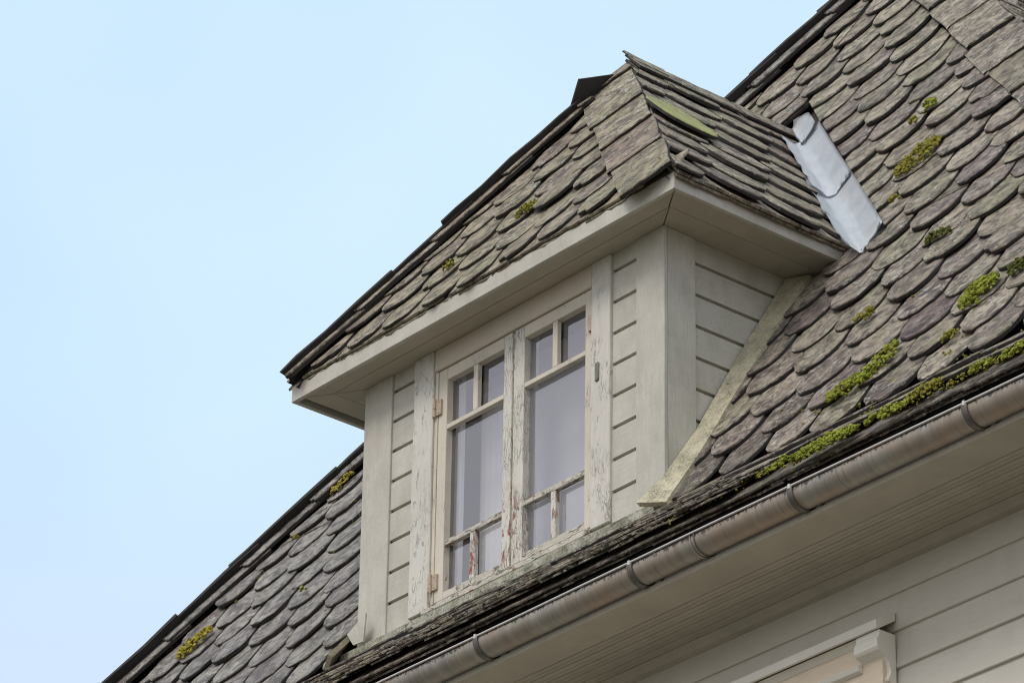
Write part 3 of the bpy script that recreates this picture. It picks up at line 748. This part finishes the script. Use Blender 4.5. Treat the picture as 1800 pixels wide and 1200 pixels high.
# cheek boards: joints at 1.7837-.1464k, their rear ends cut along the slope
def cheek(xw, sgn):
    for k in range(-1, 8):
        zt = 1.7837-.1464*k; z0 = max(zt-.1464, .62); yt1 = (zt-.64)/S+.02
        if yt1 < .21: continue
        pf = ship(z0, zt, SOZ+.0078); bm = bmesh.new(); n = len(pf)
        A = [bm.verts.new((xw-sgn*d,.1795,z)) for d, z in pf]; B = [bm.verts.new((xw-sgn*d,.95,z)) for d, z in pf]
        for i in range(n): bm.faces.new((A[i],A[(i+1)%n],B[(i+1)%n],B[i]))
        bm.faces.new(A[::-1]); bm.faces.new(B)
        r = bmesh.ops.bisect_plane(bm, geom=bm.verts[:]+bm.edges[:]+bm.faces[:], plane_co=(0,.02,.64), plane_no=(0,S,-1), clear_outer=True)
        if not bm.faces: bm.free(); continue
        bmesh.ops.holes_fill(bm, edges=[e for e in bm.edges if e.is_boundary])
        bm_obj('siding_board', bm, MPY, dormer)
cheek(0, 1); cheek(-2, -1)
# backing so that no light leaks behind the boards
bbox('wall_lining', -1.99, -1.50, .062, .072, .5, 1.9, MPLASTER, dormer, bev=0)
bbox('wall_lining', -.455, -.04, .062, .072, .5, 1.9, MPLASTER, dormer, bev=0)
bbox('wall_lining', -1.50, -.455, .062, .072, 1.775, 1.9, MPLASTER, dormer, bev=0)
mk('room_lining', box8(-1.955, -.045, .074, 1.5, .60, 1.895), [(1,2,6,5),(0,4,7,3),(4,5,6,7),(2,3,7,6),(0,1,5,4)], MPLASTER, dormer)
# --- window sill, flashing board
c8 = [(-1.532,-.030,.645),(-.458,-.030,.645),(-.458,.05,.672),(-1.532,.05,.672),(-1.532,-.030,.622),(-.458,-.030,.622),(-.458,.05,.622),(-1.532,.05,.622)]
c8 = [(-1.532,-.022,.622),(-.452,-.022,.622),(-.452,-.022,.648),(-1.532,-.022,.648),(-1.532,.05,.622),(-.452,.05,.622),(-.452,.05,.668),(-1.532,.05,.668)]
board('window_sill', c8, MPH, dormer, bev=.003, cuts=14, wob=.002)
c8 = [(-2.06,-.042,.560),(-.02,-.042,.560),(-.02,-.042,.606),(-2.06,-.042,.606),(-2.06,.03,.560),(-.02,.03,.560),(-.02,.03,.622),(-2.06,.03,.622)]
board('base_board', c8, MPSILL, dormer, bev=.003, cuts=20, wob=.003)
# --- skirt boards on the slope against the cheeks
def skirt(xw, sgn):
    I = [(.690,1.884),(.42,1.434),(.178,1.004),(-.011,.721),(-.151,.562)]
    O = [(.730,1.872),(.479,1.478),(.283,1.150),(.077,.800),(-.092,.544)]
    bm = bmesh.new(); rows = []
    for (yi, zi), (yo, zo) in zip(I, O):
        for f in ((0,) if (yi, zi) == I[-1] else (0,.25,.5,.75)):
            k = I.index((yi, zi)); n_ = min(k+1, len(I)-1)
            a = Vector((xw+sgn*.001, yi+(I[n_][0]-yi)*f, zi+(I[n_][1]-zi)*f)); b = Vector((xw+sgn*.11, yo+(O[n_][0]-yo)*f, zo+(O[n_][1]-zo)*f))
            w_ = Vector((mnoise.noise(a*4), mnoise.noise(a*5), mnoise.noise(a*6)))*.005
            d = -front.n*.024
            rows.append([bm.verts.new(p) for p in (a, a.lerp(b,.5)+w_*.3, b+w_, b+d+w_, a+d)])
    for p, q in zip(rows, rows[1:]):
        for t in range(5): bm.faces.new((p[t], p[(t+1)%5], q[(t+1)%5], q[t]))
    bm.faces.new(rows[0][::-1]); bm.faces.new(rows[-1])
    bmesh.ops.recalc_face_normals(bm, faces=bm.faces[:])
    return bm_obj('skirt_board', bm, MPTRIM, dormer)
skirt(0, 1); skirt(-2, -1)
# lead soaker standing beside the left foot
cfp = [(-1.875,.742),(-2.004,.684),(-1.957,.618),(-1.888,.612)]
mk('corner_flashing', [(x,-.052,z) for x, z in cfp]+[(x,-.044,z) for x, z in cfp], [(0,1,2,3),(7,6,5,4),(0,4,5,1),(1,5,6,2),(2,6,7,3),(3,7,4,0)], MP, dormer)

# --- casements
def casement(x0, x1, gx0_, gx1_, mux):
    """x0..x1 sash, glass gx0..gx1, muntin centre mux; rails at fixed heights"""
    zb_, zt_ = .672, 1.779; y0, y1 = .010, .046
    wl = MPW; wb = MPW2
    c = empty('casement', (x0, .02, .67), None, None)
    del_keys = [k for k in c.keys()]
    c.parent = dormer; c.location = Vector((x0,.02,.67))-Vector(dormer.location)
    base = Vector((x0,.02,.67))
    def b(name, *a, mat=MPW, bev=.002, **k):
        o = bbox(name, *a, mat, None, bev=bev, **k); o.parent = c; o.location = -base; return o
    b('stile', x0, gx0_, y0, y1, zb_, zt_, mat=wb if x0 > -1.2 else wl, cuts=12, wob=.0012)
    b('stile', gx1_, x1, y0, y1, zb_, zt_, mat=wb if x0 < -1.2 else MPW, cuts=12, wob=.0012)
    b('rail', gx0_+.0005, gx1_-.0005, y0+.001, y1, zb_, .706, mat=MPH, cuts=10, wob=.002)
    b('rail', gx0_+.0005, gx1_-.0005, y0+.001, y1, 1.722, zt_, mat=MPW)
    b('glazing_bar', gx0_+.0005, gx1_-.0005, y0+.002, y1-.008, 1.481, 1.504, mat=MPW)
    b('glazing_bar', gx0_+.0005, gx1_-.0005, y0+.002, y1-.008, .924, .950, mat=MPH, cuts=8, wob=.002)
    b('glazing_bar', mux-.0155, mux+.0155, y0+.003, y1-.009, 1.5045, 1.7215, mat=MPW)
    b('glazing_bar', mux-.0155, mux+.0155, y0+.003, y1-.009, .7065, .9235, mat=MPW2, cuts=5, wob=.0015)
    # putty fillets
    yg = y0+.034
    for (a0_, a1_, b0_, b1_) in ((gx0_,mux-.0155,1.5045,1.7215),(mux+.0155,gx1_,1.5045,1.7215),(gx0_,gx1_,.9505,1.4805),(gx0_,mux-.0155,.7065,.9235),(mux+.0155,gx1_,.7065,.9235)):
        o = mk('pane', [(a0_,yg,b0_),(a1_,yg,b0_),(a1_,yg,b1_),(a0_,yg,b1_)], [(0,1,2,3)], MGLASS, None); o.parent = c; o.location = -base
    return c
casement(-1.484, -.986, -1.427, -1.041, -1.236)
casement(-.973, -.468, -.905, -.507, -.708)
bbox('meeting_strip', -.9853, -.9737, .020, .05, .672, 1.779, MPW2, dormer, bev=.001)
# inner glazing behind the sashes, white inner frame and a curtain edge
for x0, x1 in ((-1.475,-1.435),(-1.005,-.945),(-.495,-.46)):
    bbox('inner_frame', x0, x1, .10, .125, .66, 1.78, MCURT, dormer)
mk('pale_backing', [(-1.47,.24,.66),(-.47,.24,.66),(-.47,.24,1.80),(-1.47,.24,1.80)], [(0,1,2,3)], MPALE, dormer)  # added pale sheet: brightens the panes, its top edge imitates the reflected soffit band
for x0, x1 in ((-1.46,-1.28),):
    bm = bmesh.new(); K = 18; prev = None
    for i in range(K+1):
        x = x0+(x1-x0)*i/K; y = .235+.0015*math.sin(i*1.5)
        a = bm.verts.new((x, y, .66)); b_ = bm.verts.new((x+.004, y, 1.735))
        if prev: bm.faces.new((prev[0], a, b_, prev[1]))
        prev = (a, b_)
    bm_obj('curtain', bm, MCURT, dormer, True)
# hinges and catch
def hinge(x, z, h=.085, rusty=True, par=dormer):
    bm = bmesh.new()
    def cyl(cx, cy, z0_, z1_, r, n=10):
        lo = [bm.verts.new((cx+r*math.cos(2*math.pi*i/n), cy+r*math.sin(2*math.pi*i/n), z0_)) for i in range(n)]
        hi = [bm.verts.new((cx+r*math.cos(2*math.pi*i/n), cy+r*math.sin(2*math.pi*i/n), z1_)) for i in range(n)]
        for i in range(n): bm.faces.new((lo[i], lo[(i+1)%n], hi[(i+1)%n], hi[i]))
        bm.faces.new(lo[::-1]); bm.faces.new(hi)
    cyl(x, -.004, z-h*.5, z-h*.06, .0085); cyl(x, -.004, z-h*.03, z+h*.5, .0075); cyl(x, -.004, z+h*.5, z+h*.58, .005)
    add_hexa(bm, [Vector(c) for c in box8(x+.004, x+.040, .0, .0095, z-h*.42, z+h*.42)])
    for zz in (-.3,.3): cyl(x+.026, .001, z+h*zz-.002, z+h*zz+.003, .004, 6)
    return bm_obj('hinge', bm, MRUST, par)
hinge(-1.496, 1.60); hinge(-1.496, .765)
# the loose hook: an iron hoop hanging below the lower hinge
bm = bmesh.new(); pr = None
for i in range(15):
    a = math.pi*2*i/14; c = Vector((-1.492+.010*math.cos(a), -.012, .700+.045*math.sin(a)))
    ring = [bm.verts.new(c+Vector((.0025*math.cos(b_)*math.cos(a), .0025*math.sin(b_), .0025*math.cos(b_)*math.sin(a)))) for b_ in [2*math.pi*q/5 for q in range(5)]]
    if pr:
        for q in range(5): bm.faces.new((pr[q], pr[(q+1)%5], ring[(q+1)%5], ring[q]))
    pr = ring
bm_obj('iron_hoop', bm, MRUST, dormer, True)
MGRN = paint('paint_catch', (.22,.24,.17), .6, .7, .5, 2, .8)
bbox('catch_plate', -.420, -.396, -.014, -.0065, 1.315, 1.400, MGRN, dormer, bev=.003, cuts=5, wob=.004)
bbox('catch_plate', -.480, -.458, -.001, .0095, 1.575, 1.650, MRUST, dormer, bev=.002)

# ================================================================== EAVE: fascia, gutter
WY = .17
wall_t = empty('house_wall', (-1, WY, -8.5), 'cream lapped board wall of the house with moulded eave soffit', 'wall')
WX0, WX1 = XL+.45, XR-.45
def extr(name, prof, x0, x1, mat, parent, cuts=1, closed=True):
    bm = bmesh.new(); rings = []
    for i in range(cuts+1):
        x = x0+(x1-x0)*i/cuts; rings.append([bm.verts.new((x, y, z)) for y, z in prof])
    n = len(prof)
    for a, b_ in zip(rings, rings[1:]):
        for i in range(n if closed else n-1): bm.faces.new((a[i], a[(i+1)%n], b_[(i+1)%n], b_[i]))
    if closed: bm.faces.new(rings[0][::-1]); bm.faces.new(rings[-1])
    return bm_obj(name, bm, mat, parent)
GX0, GX1 = XL-.04, XR+.04
extr('eave_fascia', [(-.255,.045),(-.255,.235),(-.23,.255),(-.23,.045)], XL+.04, XR-.04, MFASCIA, wall_t)
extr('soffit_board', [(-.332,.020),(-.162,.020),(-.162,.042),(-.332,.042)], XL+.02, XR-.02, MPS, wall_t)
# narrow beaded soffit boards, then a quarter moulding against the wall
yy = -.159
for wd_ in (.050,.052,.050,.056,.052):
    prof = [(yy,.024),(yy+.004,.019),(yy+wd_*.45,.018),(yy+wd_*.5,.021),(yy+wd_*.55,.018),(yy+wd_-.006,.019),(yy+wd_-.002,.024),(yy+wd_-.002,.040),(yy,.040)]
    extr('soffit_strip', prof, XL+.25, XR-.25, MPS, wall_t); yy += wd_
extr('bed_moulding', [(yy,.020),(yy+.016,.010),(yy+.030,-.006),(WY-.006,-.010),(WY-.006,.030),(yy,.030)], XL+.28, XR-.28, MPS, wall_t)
for k in range(9):
    zt = .023-.1525*k; zb_ = zt-.1525
    c8 = [(WX0,WY-.019,zb_+.004),(WX1,WY-.019,zb_+.004),(WX1,WY-.005,min(zt+.010,.012)),(WX0,WY-.005,min(zt+.010,.012)),(WX0,WY-.001,zb_+.004),(WX1,WY-.001,zb_+.004),(WX1,WY+.012,min(zt+.010,.012)),(WX0,WY+.012,min(zt+.010,.012))]
    board('siding_board', c8, MPWALL, wall_t, bev=.003, cuts=16, wob=.0015)
mk('wall_sheathing', box8(WX0+.01, WX1-.01, WY+.016, 2*APY-WY, -8.5, .06), [(0,3,2,1),(4,5,6,7),(0,4,7,3),(1,2,6,5)], MPWALL, wall_t)
# side and back soffits close the eaves
mk('eave_underside', [(XR,-.33,.045),(XR,BY,.045),(WX1-.02,BY,.045),(WX1-.02,-.33,.045),(XL,-.33,.045),(XL,BY,.045),(WX0+.02,BY,.045),(WX0+.02,-.33,.045)], [(0,1,2,3),(4,5,6,7)], MPS, wall_t)

gut = empty('gutter', (0, -.36, .1), 'grey galvanised half-round gutter with black lichen along its bright lip', 'gutter')
GC = (-.359, .107); GR = .063
def arc(r, a0, a1, n): return [(GC[0]+r*math.cos(a0+(a1-a0)*i/n), GC[1]+r*math.sin(a0+(a1-a0)*i/n)) for i in range(n+1)]
outer = arc(GR, R(172), R(368), 26); inner = arc(GR-.003, R(368), R(172), 26)
xs = [GX0, .446, GX1]
bm = bmesh.new()
for q, (xa, xb) in enumerate(((GX0,.616),(.616,GX1))):
    K = 40; rings = []; sc_ = 1.0 if q else 1.0
    for i in range(K+1):
        x = xa+(xb-xa)*i/K; dz = .002*mnoise.noise(Vector((x*.8,0,0)))
        rings.append([bm.verts.new((x, y, z+dz)) for y, z in outer+inner])
    n = len(rings[0])
    for a, b_ in zip(rings, rings[1:]):
        for i in range(n): bm.faces.new((a[i], a[(i+1)%n], b_[(i+1)%n], b_[i]))
gm = bm_obj('trough', bm, MGUT, gut, True)
# rolled lip
lip = [(-.4245+.0052*math.cos(a), .1195+.0052*math.sin(a)) for a in [2*math.pi*i/10 for i in range(10)]]
bm = bmesh.new(); rings = []
for i in range(81):
    x = GX0+(GX1-GX0)*i/80; dz = .002*mnoise.noise(Vector((x*.8,0,0)))
    rings.append([bm.verts.new((x, y, z+dz)) for y, z in lip])
for a, b_ in zip(rings, rings[1:]):
    for i in range(10): bm.faces.new((a[i], a[(i+1)%10], b_[(i+1)%10], b_[i]))
bm_obj('lip', bm, MRIM, gut, True)
def band(name, x, wdt, r, a0, a1, mat, th=.003):
    bm = bmesh.new(); o = arc(r+th, R(a0), R(a1), 22); i_ = arc(r, R(a1), R(a0), 22)
    A = [bm.verts.new((x-wdt/2, y, z)) for y, z in o+i_]; B = [bm.verts.new((x+wdt/2, y, z)) for y, z in o+i_]
    n = len(A)
    for i in range(n): bm.faces.new((A[i], A[(i+1)%n], B[(i+1)%n], B[i]))
    m_ = len(o)
    for i in range(m_-1):
        bm.faces.new((A[i], A[i+1], A[n-2-i], A[n-1-i])); bm.faces.new((B[i+1], B[i], B[n-1-i], B[n-2-i]))
    return bm_obj(name, bm, mat, gut, True)
for x in (-4.28,-3.39,-2.49,-1.59,-.66,.273,1.173,2.081,2.98):
    br_ = band('bracket', x, .027, GR+.001, 168, 372, MBRK, .006)
    # hooked end over the lip
    bm = bmesh.new(); add_hexa(bm, [Vector(c) for c in box8(x-.006, x+.006, -.432, -.416, .107, .128)])
    bmesh.ops.bevel(bm, geom=bm.edges[:], offset=.002, segments=1, affect='EDGES')
    o = bm_obj('hook', bm, MRIM, None); o.parent = br_; o.location = (0,0,0)
    bm = bmesh.new(); add_hexa(bm, [Vector(c) for c in box8(x-.010, x+.010, -.300, -.256, .107, .114)])
    o = bm_obj('strap', bm, MBRK, None); o.parent = br_; o.location = (0,0,0)
band('joint_collar', .616, .012, GR+.0005, 170, 370, MGUT, .0025)
band('joint_collar', .640, .004, GR+.001, 170, 370, MBRK, .003)

# ================================================================== WINDOW HOOD on the wall below
hood = empty('window_hood', (.3, WY, -.5), 'cream moulded window hood with scrolled bracket on the board wall below the gutter', 'window hood')
HX0, HX1 = -.50, 1.13
yw = WY-.021
extr('cap_board', [(.050,-.296),(.048,-.262),(.056,-.258),(yw,-.205),(yw,-.240),(.062,-.296)], HX0-.0, HX1+.002, MPHOOD, hood)
extr('frieze_board', [(.098,-.640),(.098,-.298),(yw+.01,-.290),(yw+.01,-.640)], HX0+.02, HX1-.02, MPPEACH, hood)
extr('bed_moulding', [(.0965,-.318),(.080,-.302),(.070,-.297),(.0965,-.297)], HX0+.125, HX1-.125, MPHOOD, hood)
extr('bed_moulding', [(.0965,-.430),(.078,-.422),(.070,-.404),(.0965,-.392)], HX0+.125, HX1-.125, MPHOOD, hood)
pr_ = [(yw,-.298),(.064,-.298),(.066,-.312),(.060,-.330),(.054,-.334),(.052,-.368),(.060,-.378),(.078,-.386),(.098,-.398),(.110,-.414),(.119,-.436),(.121,-.456),(.116,-.474),(.108,-.484),(.112,-.492),(.122,-.496),(.126,-.60),(.128,-.72),(yw,-.72)]
for x0, x1 in ((HX0,HX0+.125),(HX1-.125,HX1)):
    extr('bracket', pr_, x0, x1, MPHOOD, hood)
bbox('casing', HX0+.02, HX0+.15, .110, yw+.01, -2.2, -.641, MPHOOD, hood); bbox('casing', HX1-.15, HX1-.02, .110, yw+.01, -2.2, -.641, MPHOOD, hood)

# ================================================================== MOSS
def tuft_bm(bm, P, n_, r, rng):
    """a little cushion: a squashed, ragged low-poly ball"""
    U = n_.orthogonal().normalized(); V = n_.cross(U)
    M = Matrix(((U.x,V.x,n_.x,P.x),(U.y,V.y,n_.y,P.y),(U.z,V.z,n_.z,P.z),(0,0,0,1))) @ Matrix.Rotation(rng.random()*6.28, 4, 'Z') @ Matrix.Diagonal((r*rng.uniform(.7,1.35), r*rng.uniform(.7,1.3), r*rng.uniform(.5,.95), 1))
    ret = bmesh.ops.create_icosphere(bm, subdivisions=1, radius=1.0, matrix=M)
    for v in ret['verts']: v.co += Vector((rng.gauss(0,1), rng.gauss(0,1), rng.gauss(0,1)))*r*.17
def moss(plane, a, b_, width, mat, dens, seed, label, lift=None, rs=(.005,.012)):
    rng = random.Random(seed); bm = bmesh.new(); width *= 1.9
    if lift is None: lift = .036 if plane is front else .020
    A, B = Vector(plane.inv(a)), Vector(plane.inv(b_)); d = B-A; L_ = d.length; nn = Vector((-d.y, d.x)).normalized()
    cnt = int(dens*1.25*max(L_,.03)*width/.00026)
    for _ in range(cnt):
        s = rng.random(); w_ = rng.gauss(0,.42); env = math.sin(math.pi*min(max(s*.96+.02,0),1))**.45
        q = A+d*s+nn*(w_*width*env*.5+.012*mnoise.noise(Vector((s*9,seed,0))))
        dome = max(0, 1-(w_/1.0)**2)*env
        if mnoise.noise(Vector((q.x*28, q.y*28, seed))) < -.8: continue
        P = plane.at(q.x, q.y, lift+.024*dome*rng.random()-.006+rng.uniform(-.006,.002))
        tuft_bm(bm, P, plane.n, rng.uniform(*rs)*(1.0 if dome > .3 else .7), rng)
    base = plane.at(*((A+B)/2), lift)
    for v in bm.verts: v.co -= base
    o = bm_obj('moss_clump', bm, mat); o.location = base
    tag(o, label, 'moss', 'moss clumps growing on the slates'); return o
f3 = lambda x, y: Vector((x, y, zf(y) if y > EY else zf(EY)+SK*(y-EY)))
MOSSES = [
 ((.375,1.01),(.583,1.08),.13,MOSS_O,1.0,'large olive moss clump on the main roof right of the lead valley'),
 ((.277,1.298),(.350,1.301),.050,MOSS_B,1.3,'small bright green moss tuft high on the main roof, topmost of the clumps'),
 ((.233,1.254),(.275,1.262),.040,MOSS_O,.9,'tiny olive moss tuft just below the topmost bright tuft'),
 ((.479,.879),(.551,.868),.035,MOSS_O,.8,'thin olive moss scrap beside the lower end of the lead valley'),
 ((1.524,.178),(1.682,.229),.125,MOSS_B,1.3,'thick bright moss cushion filling a slate near the right edge of the roof'),
 ((1.76,.208),(1.83,.245),.070,MOSS_D,1.0,'dark green moss clump at the far right edge of the picture'),
 ((.974,.569),(1.114,.569),.040,MOSS_D,1.1,'dark moss line under a slate tip in the middle of the right slope'),
 ((1.095,.059),(1.209,.152),.085,MOSS_B,1.1,'bright moss clump above the long moss streak in the right slope'),
 ((.92,.05),(1.115,.076),.080,MOSS_B,1.0,'long yellow-green moss streak between slates right of the skirt board'),
 ((1.088,-.285),(1.400,-.290),.100,MOSS_B,1.6,'long bright moss strip on the eave slates above the gutter'),
 ((1.47,-.300),(1.66,-.285),.070,MOSS_B,1.1,'yellow-green moss along the eave, right of the long bright strip'),
 ((1.62,-.240),(1.80,-.220),.070,MOSS_O,1.1,'olive moss on slate tips just above the eave near the right bracket'),
 ((1.98,-.270),(2.09,-.280),.045,MOSS_B,.9,'narrow green moss scrap at the eave near the right edge'),
 ((2.15,-.280),(2.32,-.285),.055,MOSS_B,1.2,'bright moss strip at the eave in the far right corner'),
 ((.776,.358),(.883,.359),.050,MOSS_O,.9,'olive moss between slates right of the skirt board, level with the siding'),
 ((.911,-.290),(1.098,-.290),.035,MOSS_B,.9,'thin yellow-green moss streak on the eave slates near the dormer foot'),
 ((1.540,.066),(1.613,.064),.045,MOSS_O,.9,'small olive moss tuft below the thick bright cushion'),
 ((-3.89,.400),(-3.723,.471),.085,MOSS_Y,1.4,'long yellow moss cushion near the left hip of the main roof'),
 ((-3.40,.905),(-3.294,.960),.045,MOSS_Y,.9,'yellow moss on the left hip slates beside the dormer corner'),
 ((-3.455,.734),(-3.437,.747),.040,MOSS_O,.9,'tiny moss tuft left of the dormer below the hip'),
 ((-2.956,.414),(-2.926,.424),.040,MOSS_B,.9,'tiny green moss tuft on a slate left of the dormer'),
]
for i, (a, b_, wd, mt, dn, lb) in enumerate(MOSSES): moss(front if a[1] > EY else kick, f3(*a), f3(*b_), wd, mt, dn, 100+i, lb)
d3 = lambda x, y: Vector((x, y, FZ+FS*y))
moss(dfr, d3(-.99,.035), d3(-.87,.05), .055, MOSS_O, 1.0, 201, 'olive moss clump on the front slope of the dormer roof')
moss(dfr, d3(-1.395,-.036), d3(-1.336,-.040), .04, MOSS_O, .9, 202, 'small moss tuft on the dormer roof close above its front eave')
# scattered scraps in the joints of the slates: nobody could count them
rngm = random.Random(77); bm = bmesh.new()
for _ in range(240):
    x = rngm.uniform(.35,2.5); y = -.30+abs(rngm.gauss(0,.20))
    pl_ = front if y > EY else kick; q0 = pl_.inv(f3(x, y))
    for _k in range(rngm.randint(2,9)):
        P = pl_.at(q0[0]+rngm.gauss(0,.02), q0[1]+rngm.gauss(0,.010), -.006+rngm.random()*.02); tuft_bm(bm, P, front.n, rngm.uniform(.003,.007), rngm)
for _ in range(60):
    x = rngm.uniform(-4,-2.05); y = rngm.uniform(-.1,.9)
    if y > HL(x)-.12: continue
    for _k in range(rngm.randint(2,6)):
        P = front.at(x+rngm.gauss(0,.015), y*cs+rngm.gauss(0,.010), -.006+rngm.random()*.02); tuft_bm(bm, P, front.n, rngm.uniform(.003,.006), rngm)
ms = bm_obj('moss_scraps', bm, MOSS_O); tag(ms, 'small scraps of moss scattered in the joints of the main roof slates', 'moss', kind='stuff')
